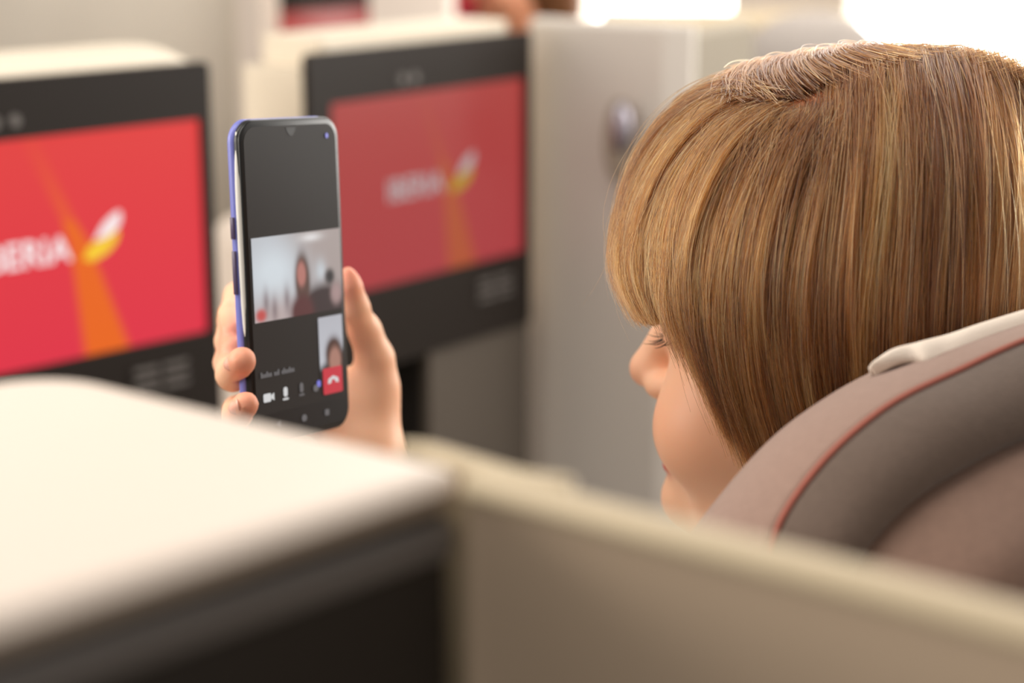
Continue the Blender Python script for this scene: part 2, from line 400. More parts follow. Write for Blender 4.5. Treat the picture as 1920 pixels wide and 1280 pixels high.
pr = empty('privacy_partition', (0.1, 2.25, 0)); tag(pr, 'tall grey privacy partition right of the right monitor, with a chrome latch', 'partition')
g = lambda px, y: PY(px, 400, y)[:2]
sharp(ribbon('panel', cr([g(992, 2.27), g(1060, 2.23), g(1150, 2.20), g(1236, 2.17)], 14), 0, 1.185, .03, M['wall'], pr))
sharp(ribbon('column', cr([g(1236, 2.165), g(1262, 2.16), g(1292, 2.155)], 14), 0, 1.185, .02, M['wall'], pr), 80)
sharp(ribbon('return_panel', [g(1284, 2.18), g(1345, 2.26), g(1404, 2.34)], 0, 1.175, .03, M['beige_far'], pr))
lt = P(1166, 240, 2.17)
bm = bmesh.new(); bmesh.ops.create_uvsphere(bm, u_segments=20, v_segments=12, radius=1)
for v in bm.verts: v.co = Vector(lt) - Vector(pr.location) + Vector((v.co.x * .012, v.co.y * .008, v.co.z * .030))
bmput('latch', bm, M['chrome'], pr, True)['label'] = 'small chrome oval latch'
bm = bmesh.new(); bmesh.ops.create_uvsphere(bm, u_segments=20, v_segments=12, radius=1)
for v in bm.verts: v.co = Vector(lt) - Vector(pr.location) + Vector((v.co.x * .019 - .002, v.co.y * .004 + .004, v.co.z * .050 - .016))
bmput('latch_plate', bm, M['tan_trim'], pr, True)

for c_ in pr.children: c_.location = tuple(-x for x in pr.location) if not c_.name.startswith('latch') else (0, 0, 0)
# shells and seats farther back
def shell(name, pts, z1, mat, label, cat='seat shell', th=.05, zr=.02):
    o = sharp(ribbon(name, pts, 0, z1, th, mat, rim=zr), 60); tag(o, label, cat); return o
shell('seat_shell', cr([g(395, 2.15), g(425, 2.02), g(445, 2.0)], 8), .965, M['cream'], 'narrow cream side console between the two near monitors', th=.06)
shell('seat_shell', [g(455, 3.2), g(500, 3.18)], 1.40, M['cream'], 'bright white upright shell edge left of the distant monitor', th=.06)
shell('seat_shell', cr([g(1120, 2.98), g(1260, 2.96), g(1440, 2.94), g(1560, 2.9)], 12), 1.142, M['beige_rim'], 'beige shell top under the first bright window', th=.08)
shell('seat_shell', cr([g(700, 2.98), g(780, 2.96), g(842, 2.95)], 8), 1.3, M['cream'], 'off-white shell panel behind, between the distant red screens', th=.06)
def pillow(name, c, r, mat, label, cat, e=2.6, rot=0.0):
    V = []; Fc = []; nu, nv = 36, 20
    sp = lambda x, p: math.copysign(abs(x) ** p, x)
    for j in range(nv + 1):
        a = -math.pi / 2 + math.pi * j / nv
        for i in range(nu):
            b = 2 * math.pi * i / nu
            x = r[0] * sp(math.cos(a), 2 / e) * sp(math.cos(b), 2 / e); y = r[1] * sp(math.cos(a), 2 / e) * sp(math.sin(b), 2 / e); z = r[2] * sp(math.sin(a), 2 / e)
            V.append((x * math.cos(rot) - y * math.sin(rot), x * math.sin(rot) + y * math.cos(rot), z))
    for j in range(nv):
        for i in range(nu): Fc.append((j * nu + i, j * nu + (i + 1) % nu, (j + 1) * nu + (i + 1) % nu, (j + 1) * nu + i))
    o = mesh(name, V, Fc, mat, None, True); o.location = c; 
    if label: tag(o, label, cat)
    return o
sb = empty('aircraft_seat', (.40, 2.66, 0)); tag(sb, 'pale seat with a rounded white headrest behind the grey partition', 'seat')
o = pillow('headrest', (0, 0, 0), (.135, .06, .16), M['white_fabric'], None, None, 2.5, .5); o.parent = sb; o.location = np.array(P(1515, 236, 2.66)) - np.array(sb.location)
o = pillow('backrest', (0, 0, 0), (.2, .07, .5), M['white_fabric'], None, None, 3.5, .5); o.parent = sb; o.location = (0.0, .02, .5)

# ------------------------------------------------------------------ foreground console (white top, black side) and shell
ZT = 1.20
K = PH(92, 688, ZT)[:2]; Bc = PH(872, 874, ZT)[:2]; Cc = PH(0, 1150, ZT)[:2]
eR = (Cc - Bc) / np.linalg.norm(Cc - Bc); eF = (K - Bc) / np.linalg.norm(K - Bc)
Lr = .42; Lf = np.linalg.norm(K - Bc)
def rounded(poly, rad, n=8):
    out = []
    m = len(poly)
    for i in range(m):
        p = poly[i]; a = poly[i - 1] - p; b = poly[(i + 1) % m] - p; a /= np.linalg.norm(a); b /= np.linalg.norm(b)
        r = rad[i]; half = math.acos(np.clip(a @ b, -1, 1)) / 2; d = r / math.tan(half)
        p0 = p + a * d; p1 = p + b * d; c = p + (a + b) / np.linalg.norm(a + b) * r / math.sin(half)
        a0 = math.atan2(*(p0 - c)[::-1]); a1 = math.atan2(*(p1 - c)[::-1]); dl = (a1 - a0 + math.pi) % (2 * math.pi) - math.pi
        for k in range(n + 1): t = a0 + dl * k / n; out.append(c + r * np.array([math.cos(t), math.sin(t)]))
    return np.array(out)
quad = [Bc, K, K + eR * Lr, Bc + eR * Lr]
cs = empty('seat_console', (*((Bc + K) / 2), 0)); tag(cs, 'foreground console with white top and black side panel, lower left', 'console')
cen = sum(quad) / 4
def ring(inset, z, rads=(.004, .030, .03, .012)):
    q = []
    for i in range(4):
        p = quad[i]; a = quad[i - 1] - p; b = quad[(i + 1) % 4] - p; a /= np.linalg.norm(a); b /= np.linalg.norm(b)
        q.append(p + (a + b) * inset / abs(a[0] * b[1] - a[1] * b[0]))
    return [(x - cs.location.x, y - cs.location.y, z) for x, y in rounded(q, [max(.002, r - inset) for r in rads])]
def closed(name, rings, mat, captop=False, capbot=False):
    V = [v for r in rings for v in r]; n = len(rings[0]); Fc = []
    for i in range(len(rings) - 1):
        for k in range(n): Fc.append((i * n + k, i * n + (k + 1) % n, (i + 1) * n + (k + 1) % n, (i + 1) * n + k))
    if captop: Fc.append(tuple(range(n)))
    if capbot: Fc.append(tuple((len(rings) - 1) * n + k for k in range(n)))
    return sharp(mesh(name, V, Fc, mat, cs, True), 50)
R0 = .0058
closed('top', [ring(R0 * (1 - math.sin(t)) , ZT - R0 * (1 - math.cos(t))) for t in np.linspace(0, math.pi / 2, 8)] + [ring(.004, ZT - R0)], M['cream'], True, True)
closed('edge_trim', [ring(.0005, ZT - R0 - .0001), ring(.0002, ZT - R0 - .0028), ring(.0025, ZT - R0 - .0058)], M['tan_trim'], False, False)
closed('groove', [ring(.0035, ZT - R0 - .005), ring(.004, ZT - R0 - .0085)], M['black_panel'])
closed('lower_strip', [ring(.0035, ZT - R0 - .0082), ring(.001, ZT - R0 - .010), ring(.001, ZT - R0 - .0175), ring(.003, ZT - R0 - .0195)], M['grey_strip'])
closed('side_panel', [ring(.003, ZT - R0 - .0195), ring(.003, 0.0)], M['black_panel'], True, True)

# beige shell: a rounded rim over a wall that runs on from the console's corner to the right
fs = empty('seat_shell', (.05, .42, 0)); tag(fs, 'beige seat shell wall with rounded rim crossing the lower right foreground', 'seat shell')
top_px = [(864, 896), (905, 903), (1000, 925), (1200, 978), (1400, 1028), (1600, 1078), (1800, 1130), (2100, 1210), (2500, 1320)]
fpts = cr([PH(x, y, ZT)[:2] for x, y in top_px], 40)
def wallring(pts, prof):
    rows = []
    pts = np.array(pts); n = len(pts)
    t = np.gradient(pts, axis=0); t /= np.linalg.norm(t, axis=1)[:, None]; nn = np.stack([t[:, 1], -t[:, 0]], 1)
    if (nn[0] @ (pts[0])) > 0: nn = -nn                 # nn points to the viewer's side
    for o, z in prof: 
        xy = pts + nn * o; rows.append(np.hstack([xy - np.array(fs.location)[:2], np.full((n, 1), z)]))
    return rows
rr = .0065
rim_prof = [(-rr + rr * 1.0 * math.cos(a), ZT - rr + rr * math.sin(a)) for a in np.linspace(0, math.pi, 12)]
loft('rim', wallring(fpts, rim_prof), M['beige_rim'], fs, True)
loft('wall', wallring(fpts, [(-.002, ZT - rr), (-.0028, ZT - rr - .003), (-.0028, 0), (-rr * 2 + .0015, 0), (-rr * 2 + .0015, ZT - rr)]), M['beige'], fs, True)
# inner rim behind the corner, seen between hand and shell
isx = fs
q = cr([PH(748, 834, ZT)[:2], PH(790, 838, ZT)[:2], PH(870, 862, ZT)[:2], PH(960, 888, ZT)[:2], PH(1060, 930, ZT - .004)[:2]], 24)
fl = np.array(fs.location).copy(); 
rows = wallring(q, [(-.004 + .004 * math.cos(a), ZT - .004 + .004 * math.sin(a)) for a in np.linspace(0, math.pi, 8)] + [(-.008, 0), (0, 0)])
rows = [r + np.array([fs.location.x - isx.location.x, fs.location.y - isx.location.y, 0]) for r in rows]
loft('inner_rim', rows, M['beige_rim'], isx, True)

# ------------------------------------------------------------------ the passenger's seat (headrest wing and back)
N_ = 44
E0 = cr([(1270, 1030, .775), (1330, 952, .775), (1400, 868, .777), (1470, 800, .782), (1560, 737, .79), (1640, 694, .80), (1740, 650, .81), (1850, 622, .82), (1960, 594, .83), (2100, 572, .845), (2260, 570, .86)], N_)
S1 = cr([(1440, 1060, .725), (1462, 985, .726), (1505, 915, .73), (1562, 848, .735), (1630, 788, .742), (1700, 742, .75), (1800, 695, .762), (1900, 648, .775), (2000, 612, .787), (2130, 588, .80), (2280, 585, .815)], N_)
S2 = cr([(1590, 1110, .715), (1622, 1048, .716), (1680, 982, .722), (1745, 928, .728), (1812, 887, .735), (1880, 850, .742), (1950, 822, .75), (2020, 800, .757), (2100, 790, .765), (2200, 785, .775), (2300, 790, .785)], N_)
S3 = cr([(1700, 1300, .70), (1760, 1220, .70), (1830, 1150, .705), (1900, 1100, .71), (1960, 1070, .717), (2020, 1050, .724), (2080, 1030, .73), (2140, 1020, .737), (2200, 1010, .744), (2260, 1010, .752), (2320, 1010, .76)], N_)
w3 = lambda C_: np.array([P(*r) for r in C_])
e0, s1, s2, s3 = map(w3, (E0, S1, S2, S3))
bn = np.array([.75, -.66, 0.0])                 # towards the back of the seat
sp_ = empty('aircraft_seat', (.33, .8, 0)); tag(sp_, 'mauve grey upholstered seat behind the woman, red piping and white cloth', 'seat')
off = -np.array(sp_.location)
def between(a, b, t, bulge, nv): return a * (1 - t) + b * t + nv * bulge * math.sin(math.pi * t)
up = np.array([-.45, -.45, .75])
rows = [e0 + off + np.array([.045, .045, -.06]), e0 + off + np.array([.012, .022, -.012])]
for t in np.linspace(0, 1, 9): rows.append(between(e0, s1, t, .004, up) + off)
loft('side_panel', rows + [s1 + off - bn * .01 - up * .03], M['fabric'], sp_, True)
rows = []
for t in np.linspace(0, 1, 14):
    nv = up * (1 - t) * .6 + bn * .7
    r = between(s1, s2, t, .016, nv) + off
    if t > .85: r = r - (bn * .5 + up * .3) * .014 * (t - .85) / .15
    rows.append(r)
loft('bolster', rows + [s2 + off - bn * .04, s1 + off - bn * .02 - up * .02], M['fabric_dark'], sp_, True)
rows = []
for t in np.linspace(0, 1, 12):
    r = between(s2, s3, t, .010, bn) + off
    if t < .12: r = r - (bn * .8) * .012 * (1 - t / .12)
    rows.append(r)
low = s3.copy(); low[:, 2] = .35
loft('back_cushion', rows + [low + off, low + off - bn * .09, s3 + off - bn * .09, s2 + off - bn * .05], M['fabric_back'], sp_, True)
tube('piping', s1 + off + up * .0006, .0013, M['piping'], sp_, 8)['label'] = 'thin red piping along the seam'
tube('piping', (s2 + off)[::1] - bn * .008, .0012, M['fabric_dark'], sp_, 8)
# white cloth over the top of the headrest
ck = [(1634, 712, .792), (1652, 692, .793), (1700, 662, .80), (1760, 640, .806), (1850, 612, .816), (1960, 580, .828), (2100, 556, .843), (2260, 552, .858)]
cl = [(1641, 712, .790), (1664, 690, .786), (1706, 680, .787), (1745, 686, .785), (1800, 668, .792), (1960, 612, .812), (2100, 586, .826), (2260, 582, .84)]
a = w3(cr(ck, 40)); b = w3(cr(cl, 40))
wv = np.array([0.0008 * math.sin(i * .9) for i in range(40)])[:, None]
a = a + up * .0015 - CD * .003; b = b + up * .002 - CD * .0055
rows = [a + np.array([.026, .035, -.03]), a + np.array([.010, .018, -.007])]
for t in np.linspace(0, 1, 8): rows.append(between(a, b, t, .007, up) + wv * up * t)
rows += [b - up * .0022, between(a, b, .5, .003, up) - up * .001, a + np.array([.012, .018, -.011]), a + np.array([.028, .035, -.034])]
tag(loft('headrest_cover', rows, M['linen'], None, True), 'white linen cover draped over the mauve headrest', 'headrest cover')

# ------------------------------------------------------------------ phone
Rp = np.array([[0.5527, -0.8328, -0.0304], [0.83, 0.5468, 0.1104], [-0.0753, -0.0862, 0.9934]])
Rp, _ = np.linalg.qr(Rp); Rp = Rp * np.sign(np.diag(Rp.T @ np.array([[0.5527, -0.8328, -0.0304], [0.83, 0.5468, 0.1104], [-0.0753, -0.0862, 0.9934]])))
Tp = np.array([-0.11168222, 0.94872296, 1.1467407])
PHW, PHH = .0775, .166
Mp = Matrix([[*Rp[i], Tp[i]] for i in range(3)] + [[0, 0, 0, 1]])
ph = empty('smartphone', M=Mp); tag(ph, 'dark smartphone in a purple case held up in her hand, showing a video call', 'phone')
def slab(name, w_, h_, r, y0, y1, mat, bev, parent=ph):
    pts = rrect(-w_ / 2, w_ / 2, -h_ / 2, h_ / 2, r, 10); bm = bmesh.new()
    rings = [(y0, bev), (y0 + bev * .4, bev * .3), (y0 + bev, 0), (y1 - bev, 0), (y1 - bev * .4, bev * .3), (y1, bev)]; vs_ = []
    for y, ins in rings:
        sx = (w_ - 2 * ins) / w_; sz = (h_ - 2 * ins) / h_; vs_.append([bm.verts.new((x * sx, y, z * sz)) for x, z in pts])
    n = len(pts)
    for i in range(len(rings) - 1):
        for k in range(n): bm.faces.new((vs_[i][k], vs_[i][(k + 1) % n], vs_[i + 1][(k + 1) % n], vs_[i + 1][k]))
    bm.faces.new(vs_[0]); bm.faces.new(vs_[-1]); return sharp(bmput(name, bm, mat, parent, True), 35)
slab('case', PHW + .001, PHH + .001, .0115, .0035, .0095, M['case'], .0022)
slab('metal_edge', PHW + .0004, PHH + .0004, .011, .0012, .0042, M['glass'], .0006)
tube('edge_glint', [(-PHW / 2 + .0009, .0030, z) for z in np.linspace(.0775, -.036, 14)], [.0004, .0011, .0016, .0019, .0020, .0020, .0020, .0020, .0020, .0019, .0018, .0015, .0010, .0004], M['case_glint'], ph, 12)['label'] = 'silver strip modelled as a reflection on the left edge'  # tapered silver strip added as a reflection on the dark edge
slab('body', PHW, PHH, .011, 0, .0022, M['glass'], .0006)
for z0, z1 in ((.008, .03), (.036, .047)): box('side_button', (-PHW / 2 - .0018, .0055, z0 - .012), (-PHW / 2 - .0003, .0078, z1 - .012), M['button'], ph, .0004)
dk = pmat('screen_dark', (14, 14, 14), .45, spec=.12, emit=(42, 37, 34), es=.8)
dk2 = pmat('screen_black', (10, 10, 10), .4, spec=.25, emit=(20, 17, 16), es=.8)
sw, sh = PHW - .005, PHH - .007
def flat(name, pts, y, mat, parent, th=.00015): return poly_plate(name, pts, y, y + th, mat, parent)
scr = flat('screen', rrect(-sw / 2, sw / 2, -sh / 2, sh / 2, .008), -.0002, dk, ph)
flat('camera_notch', [(-.004 + .008 * t, sh / 2 - .001 - .0045 * math.sin(math.pi * t) ** .7) for t in np.linspace(0, 1, 12)], -.0004, dk2, scr)
flat('navigation_bar', rrect(-sw / 2, sw / 2, -sh / 2, -sh / 2 + .013, .006), -.0004, dk2, scr)
def video(s, t):
    n = len(s); T = lambda c: np.tile(L3(c), (n, 1))
    G = lambda cx, cy, rx, ry, p=1.0: np.exp(-(((s - cx) / rx) ** 2 + ((t - cy) / ry) ** 2) ** p)
    col = mixc(T((196, 198, 204)), T((176, 162, 158)), sst(.3, .85, s + .35 * (t - .5)))
    col = mixc(col, T((222, 230, 236)), np.clip(G(.22, .55, .28, .35) * 1.1, 0, 1))
    col = mixc(col, T((236, 232, 232)), G(.66, .93, .12, .05)); col = mixc(col, T((206, 212, 218)), G(.76, .5, .06, .14))
    col = mixc(col, T((196, 178, 176)), np.clip(G(.25, .05, .4, .22), 0, 1))
    for x in (.13, .36, .22): col = mixc(col, T((130, 112, 116)), .75 * G(x, .22 - .1 * (x == .22), .035, .16))
    col = mixc(col, T((56, 40, 42)), np.clip(1.3 * G(.78, .08, .30, .26, 2), 0, 1)); col = mixc(col, T((40, 38, 40)), G(.86, .42, .06, .10, 2))
    col = mixc(col, T((182, 152, 150)), .9 * G(.93, .2, .07, .14, 2))
    col = mixc(col, T((92, 66, 58)), np.clip(1.4 * G(.545, .42, .085, .34, 2), 0, 1)); col = mixc(col, T((188, 122, 112)), np.clip(1.3 * G(.535, .50, .05, .15, 2), 0, 1))
    col = mixc(col, T((92, 44, 46)), np.clip(1.3 * G(.53, .03, .13, .22, 2), 0, 1)); col = mixc(col, T((206, 84, 80)), G(.07, .08, .06, .08, 2))
    return col
ve = vcmat('video_picture', .5, emit=.66, spec=.2)
zt_ = sh / 2
va = vgrid('video_picture', -sw / 2 + .0015, sw / 2 - .0004, zt_ - .0985, zt_ - .0555, -.0006, 80, 50, video, ve, scr)
def selfie(s, t):
    n = len(s); T = lambda c: np.tile(L3(c), (n, 1)); G = lambda cx, cy, rx, ry, p=1.0: np.exp(-(((s - cx) / rx) ** 2 + ((t - cy) / ry) ** 2) ** p)
    col = mixc(T((206, 208, 216)), T((190, 190, 198)), t); col = mixc(col, T((30, 24, 24)), 1 - sst(.18, .36, t - .25 * (s - .3)))
    col = mixc(col, T((74, 44, 36)), np.clip(1.5 * G(.6, .38, .34, .27, 2), 0, 1)); return mixc(col, T((178, 128, 112)), np.clip(1.4 * G(.64, .27, .24, .22, 2), 0, 1))
vb = vgrid('self_view', sw / 2 - .0215, sw / 2 - .0015, zt_ - .1350, zt_ - .1015, -.0006, 40, 60, selfie, ve, scr)
ic = pmat('icon_white', (0, 0, 0), .4, emit=(196, 196, 196), es=.9); ic2 = pmat('icon_grey', (0, 0, 0), .4, emit=(96, 94, 96), es=.8)
rd = pmat('icon_red', (0, 0, 0), .4, emit=(178, 34, 50), es=.95); bl = pmat('icon_blue', (0, 0, 0), .4, emit=(112, 112, 200), es=.9)
zi = -sh / 2 + .0215
flat('hang_up_button', rrect(sw / 2 - .0195, sw / 2 - .0035, zi - .0055, zi + .0085, .001), -.0008, rd, scr)
flat('handset_icon', [(sw / 2 - .0115 + x, zi + .001 + z) for x, z in [(-.0045, -.001), (-.004, .0015), (0, .003), (.004, .0015), (.0045, -.001), (.002, -.0008), (.0012, .001), (-.0012, .001), (-.002, -.0008)]], -.0011, ic, scr)
flat('camera_icon', rrect(-.0312, -.0255, zi - .0022, zi + .0022, .0008), -.0008, ic, scr)
flat('camera_icon', [(-.0252, zi - .0008), (-.023, zi - .002), (-.023, zi + .002), (-.0252, zi + .0008)], -.0008, ic, scr)
flat('microphone_icon', rrect(-.0155, -.0125, zi - .0015, zi + .0035, .0013), -.0008, ic, scr)
flat('microphone_icon', rrect(-.0162, -.0118, zi - .0032, zi - .0022, .0004), -.0008, ic, scr)
flat('screen_icon', rrect(-.0025, .0002, zi - .0012, zi + .0038, .0012), -.0008, ic2, scr)
flat('screen_icon', rrect(-.0032, .0008, zi - .003, zi - .002, .0004), -.0008, ic2, scr)
flat('effect_icon', rrect(.0085, .0125, zi - .0025, zi + .001, .0015), -.0008, ic2, scr); flat('effect_icon', rrect(.0115, .0145, zi - .0005, zi + .003, .0012), -.0008, bl, scr)
tx = np.linspace(-.0325, -.006, 19)
for k in range(18):
    if k in (6, 10): continue
    flat('caption_text', rrect(tx[k], tx[k] + .0011, zi + .0105, zi + (.0125 if k % 3 else .0135), .0002, 2), -.0008, ic2, scr)
nz = -sh / 2 + .0065
flat('navigation_key', rrect(-.002, .002, nz - .0018, nz + .0018, .0017), -.0008, ic2, scr)
flat('navigation_key', [(-.0225, nz), (-.019, nz + .002), (-.019, nz - .002)], -.0008, ic2, scr)
flat('navigation_key', rrect(.017, .0205, nz - .0016, nz + .0016, .0005), -.0008, ic2, scr)
flat('status_icon', rrect(.0275, .0295, zt_ - .0075, zt_ - .005, .0008), -.0008, bl, scr)

# ------------------------------------------------------------------ the woman: head frame
HS = 1.07
OH = P(1537, 598, .95)
fa = math.radians(19); roll = 0.0
fwd = np.array([-math.cos(fa), math.sin(fa), -.03]); fwd /= np.linalg.norm(fwd)
upv = np.array([0, 0, 1.0]) - fwd * fwd[2]; upv /= np.linalg.norm(upv); lft = np.cross(upv, fwd)
RH = np.stack([fwd, lft, upv], 1)                     # columns
def to_head(p): return ((p - OH) @ RH) / HS
def from_head(q): return (np.asarray(q) * HS) @ RH.T + OH
FS = 1.0; fb = math.radians(27)
ffw = np.array([-math.cos(fb), math.sin(fb), -.02]); ffw /= np.linalg.norm(ffw)
fup = np.array([0, 0, 1.0]) - ffw * ffw[2]; fup /= np.linalg.norm(fup); flf = np.cross(fup, ffw); RF = np.stack([ffw, flf, fup], 1)
OF = OH - ffw * .006 + np.array([.0078, 0, 0])
def to_face(p): return ((p - OF) @ RF) / FS
def from_face(q): return (np.asarray(q) * FS) @ RF.T + OF
def head_sdf(q0):
    q = q0.copy(); q[:, 1] = np.abs(q[:, 1])
    d = dell(q, (-.010, 0, .034), (.098, .078, .080))
    d = smin(d, dell(q, (.03, 0, -.03), (.062, .062, .085)), .02)
    d = smin(d, dell(q, (.038, 0, -.092), (.042, .046, .038)), .02)
    d = smin(d, dell(q, (.083, 0, -.105), (.017, .019, .018)), .014)
    d = smin(d, dell(q, (.055, .036, -.054), (.034, .031, .034)), .014)
    d = smin(d, dell(q, (.076, .026, .020), (.018, .028, .010)), .016)
    d = smax(d, -dell(q, (.101, .031, .0), (.020, .018, .013)), .014)
    d = smin(d, dell(q, (.0715, .033, -.003), (.0145, .016, .0135)), .005)
    d = smin(d, dell(q, (.077, 0, -.075), (.018, .026, .022)), .012)
    d = smin(d, dcap(q, (.086, 0, .010), (.1095, 0, -.035), .0065, .0085), .012)
    d = smin(d, dell(q, (.107, 0, -.037), (.011, .0095, .0095)), .006)
    d = smin(d, dell(q, (.0955, .0110, -.043), (.0105, .0066, .0070)), .007)
    d = smax(d, -dell(q, (.1015, .0075, -.0505), (.005, .003, .004)), .003)
    d = smin(d, dell(q, (.0920, 0, -.0745), (.0065, .021, .0040)), .004)
    d = smin(d, dell(q, (.0900, 0, -.0845), (.0075, .019, .0050)), .004)
    d = smax(d, -dell(q, (.099, 0, -.0793), (.012, .026, .0010)), .002)
    e = dell(q, (-.008, .077, -.008), (.019, .006, .033)); e = smax(e, -dell(q, (-.004, .083, -.004), (.011, .005, .020)), .004)
    return smin(d, e, .006)
Fb0 = np.array([-.75, .66, 0.0])
neck_b = from_head((-.035, 0, -.20)); neck_t = from_head((-.005, 0, -.06))
Fb = np.array([*FW, 0]); Fb /= np.linalg.norm(Fb); Rb = np.array([*RT, 0]); Rb /= np.linalg.norm(Rb)
neck_b = neck_b + Fb0 * .06; chest = neck_b + Fb0 * .04 - np.array([0, 0, .18]); belly = neck_b + Fb0 * .05 - np.array([0, 0, .42])
shR = neck_b + Rb * .155 - np.array([0, 0, .055]); shL = neck_b - Rb * .155 - np.array([0, 0, .055]) + Fb * .02
elbow = np.array([.06, 1.17, .80]); wrist = P(694, 880, 1.055)
lhand_e = shL + Fb * .12 - np.array([0, 0, .24]); lhand_w = lhand_e + Fb * .2 + Rb * .1
def hp(px, py, z, r): return (P(px, py, z), r)
thumb = [hp(652, 512, 1.02, .0035), hp(656, 535, 1.022, .0052), hp(664, 575, 1.03, .0070), hp(684, 620, 1.045, .0080), hp(703, 672, 1.052, .0096), hp(706, 720, 1.056, .0108), hp(700, 780, 1.058, .0125), hp(694, 850, 1.056, .0122)]
index = [hp(600, 680, 1.075, .011), hp(520, 600, 1.075, .0095), hp(447, 556, 1.045, .0082), hp(435, 590, 1.015, .0075), hp(437, 622, .993, .0066)]
middle = [hp(600, 710, 1.075, .011), hp(520, 640, 1.073, .0095), hp(436, 600, 1.04, .0084), hp(430, 640, 1.01, .0078), hp(438, 655, .985, .007)]
ring_ = [hp(600, 750, 1.07, .011), hp(520, 710, 1.06, .0095), hp(432, 680, 1.0, .0088), hp(436, 702, .965, .0085), hp(454, 676, .935, .0072)]
pinky = [hp(610, 790, 1.06, .011), hp(530, 780, 1.045, .009), hp(446, 770, .98, .008), hp(444, 778, .945, .0075), hp(461, 758, .93, .0066)]
palm = [hp(600, 690, 1.078, .012), hp(640, 760, 1.066, .017), hp(660, 830, 1.058, .018)]
def chain(p, c, k=.004):
    d = None
    for (a, ra), (b, rb) in zip(c[:-1], c[1:]):
        e = dcap(p, a, b, ra, rb); d = e if d is None else smin(d, e, k)
    return d
pc = Tp
def phone_box(p):
    q = (p - Tp) @ Rp; b = np.abs(q - np.array([0, .0047, 0])) - np.array([PHW / 2, .0052, PHH / 2])
    return np.linalg.norm(np.maximum(b, 0), axis=1) + np.minimum(b.max(1), 0)
def hand_sdf(p):
    d = chain(p, thumb, .008); d = smin(d, chain(p, palm, .01), .016)
    d = smin(d, dcap(p, P(640, 790, 1.062), P(698, 745, 1.058), .012, .011), .012)
    for f_ in (index, middle, ring_, pinky): d = smin(d, chain(p, f_, .003), .0035)
    d = smin(d, dcap(p, wrist, elbow, .0195, .036), .02)
    return smax(d, -(phone_box(p) - .0004), .0015)
def body_sdf(p):
    d = head_sdf(to_face(p)) * FS
    d = smin(d, dcap(p, neck_t, neck_b, .050, .052), .03)
    d = smin(d, dcap(p, shR, shL, .045, .045), .06)
    d = smin(d, dell((p - chest) @ np.stack([Fb, Rb, [0, 0, 1]], 1), (0, 0, 0), (.095, .15, .17)), .05)
    d = smin(d, dell((p - belly) @ np.stack([Fb, Rb, [0, 0, 1]], 1), (0, 0, 0), (.09, .13, .2)), .05)
    d = smin(d, dcap(p, shR, elbow, .045, .037), .02)
    d = smin(d, chain(p, [(shL, .045), (lhand_e, .037), (lhand_w, .024)], .01), .02)
    dh = hand_sdf(p)
    return smin(d, dh, .01)
def skin_colour(p):
    q = to_face(p); y = np.abs(q[:, 1]); n = len(p); T = lambda c: np.tile(L3(c), (n, 1))
    col = T((234, 184, 150)); q2 = q.copy(); q2[:, 1] = y
    G = lambda c, r: np.exp(-(((q2 - np.array(c)) / np.array(r)) ** 2).sum(1))
    col = mixc(col, T((218, 146, 112)), .6 * G((.06, .05, -.05), (.03, .03, .028)))
    col = mixc(col, T((222, 150, 122)), .5 * G((.115, 0, -.04), (.012, .012, .012)))
    lip = np.clip(1.6 * np.exp(-((np.abs(.0945 - q2[:, 0]) / .007) ** 4 + (y / .023) ** 4 + ((q2[:, 2] + .0793) / .0095) ** 4)), 0, 1)
    col = mixc(col, T((196, 92, 84)), lip)
    col = mixc(col, T((168, 108, 88)), .6 * G((.088, .03, -.006), (.02, .018, .004)))
    tips = [thumb[0][0], index[-1][0], middle[-1][0], ring_[-1][0], pinky[-1][0]]
    for t_ in tips: col = mixc(col, T((232, 142, 116)), .7 * np.exp(-(np.linalg.norm(p - t_, axis=1) / .013) ** 2))
    return col
woman = empty('person', tuple(np.array([OH[0], OH[1], 0]))); tag(woman, 'woman with chin-length highlighted brown hair and bangs, holding up a phone', 'person')
wo = -np.array(woman.location)
def shifted(f): return lambda p: f(p - wo)
def world_obj(name, f, lo, hi, h, mat, parent, **kw):
    col = kw.pop('colour', None)
    o = sdf_obj(name, f, lo, hi, h, mat, None, colour=col, **kw)
    o.parent = parent; o.location = -np.array(parent.location); return o
world_obj('body', body_sdf, (-.24, .55, .42), (.46, 1.35, 1.32), .0017, M['skin'], woman, colour=skin_colour, lip=1.25)
def shirt_sdf(p):
    d = dcap(p, shR, shL, .052, .052)
    d = smin(d, dell((p - chest) @ np.stack([Fb, Rb, [0, 0, 1]], 1), (0, 0, 0), (.106, .162, .18)), .06)
    d = smin(d, dell((p - belly) @ np.stack([Fb, Rb, [0, 0, 1]], 1), (0, 0, 0), (.10, .14, .21)), .05)
    fe = elbow + (wrist - elbow) * .75
    d = smin(d, chain(p, [(shR, .052), (elbow, .045), (fe, .034)], .01), .02)
    d = smin(d, chain(p, [(shL, .052), (lhand_e, .045), (lhand_w, .032)], .01), .02)
    return np.maximum(d, -(dcap(p, neck_t, neck_b + (neck_b - neck_t) * .2, .058, .062)))
world_obj('sweater', shirt_sdf, (-.24, .55, .38), (.46, 1.42, 1.02), .005, M['shirt'], woman, lip=1.3)
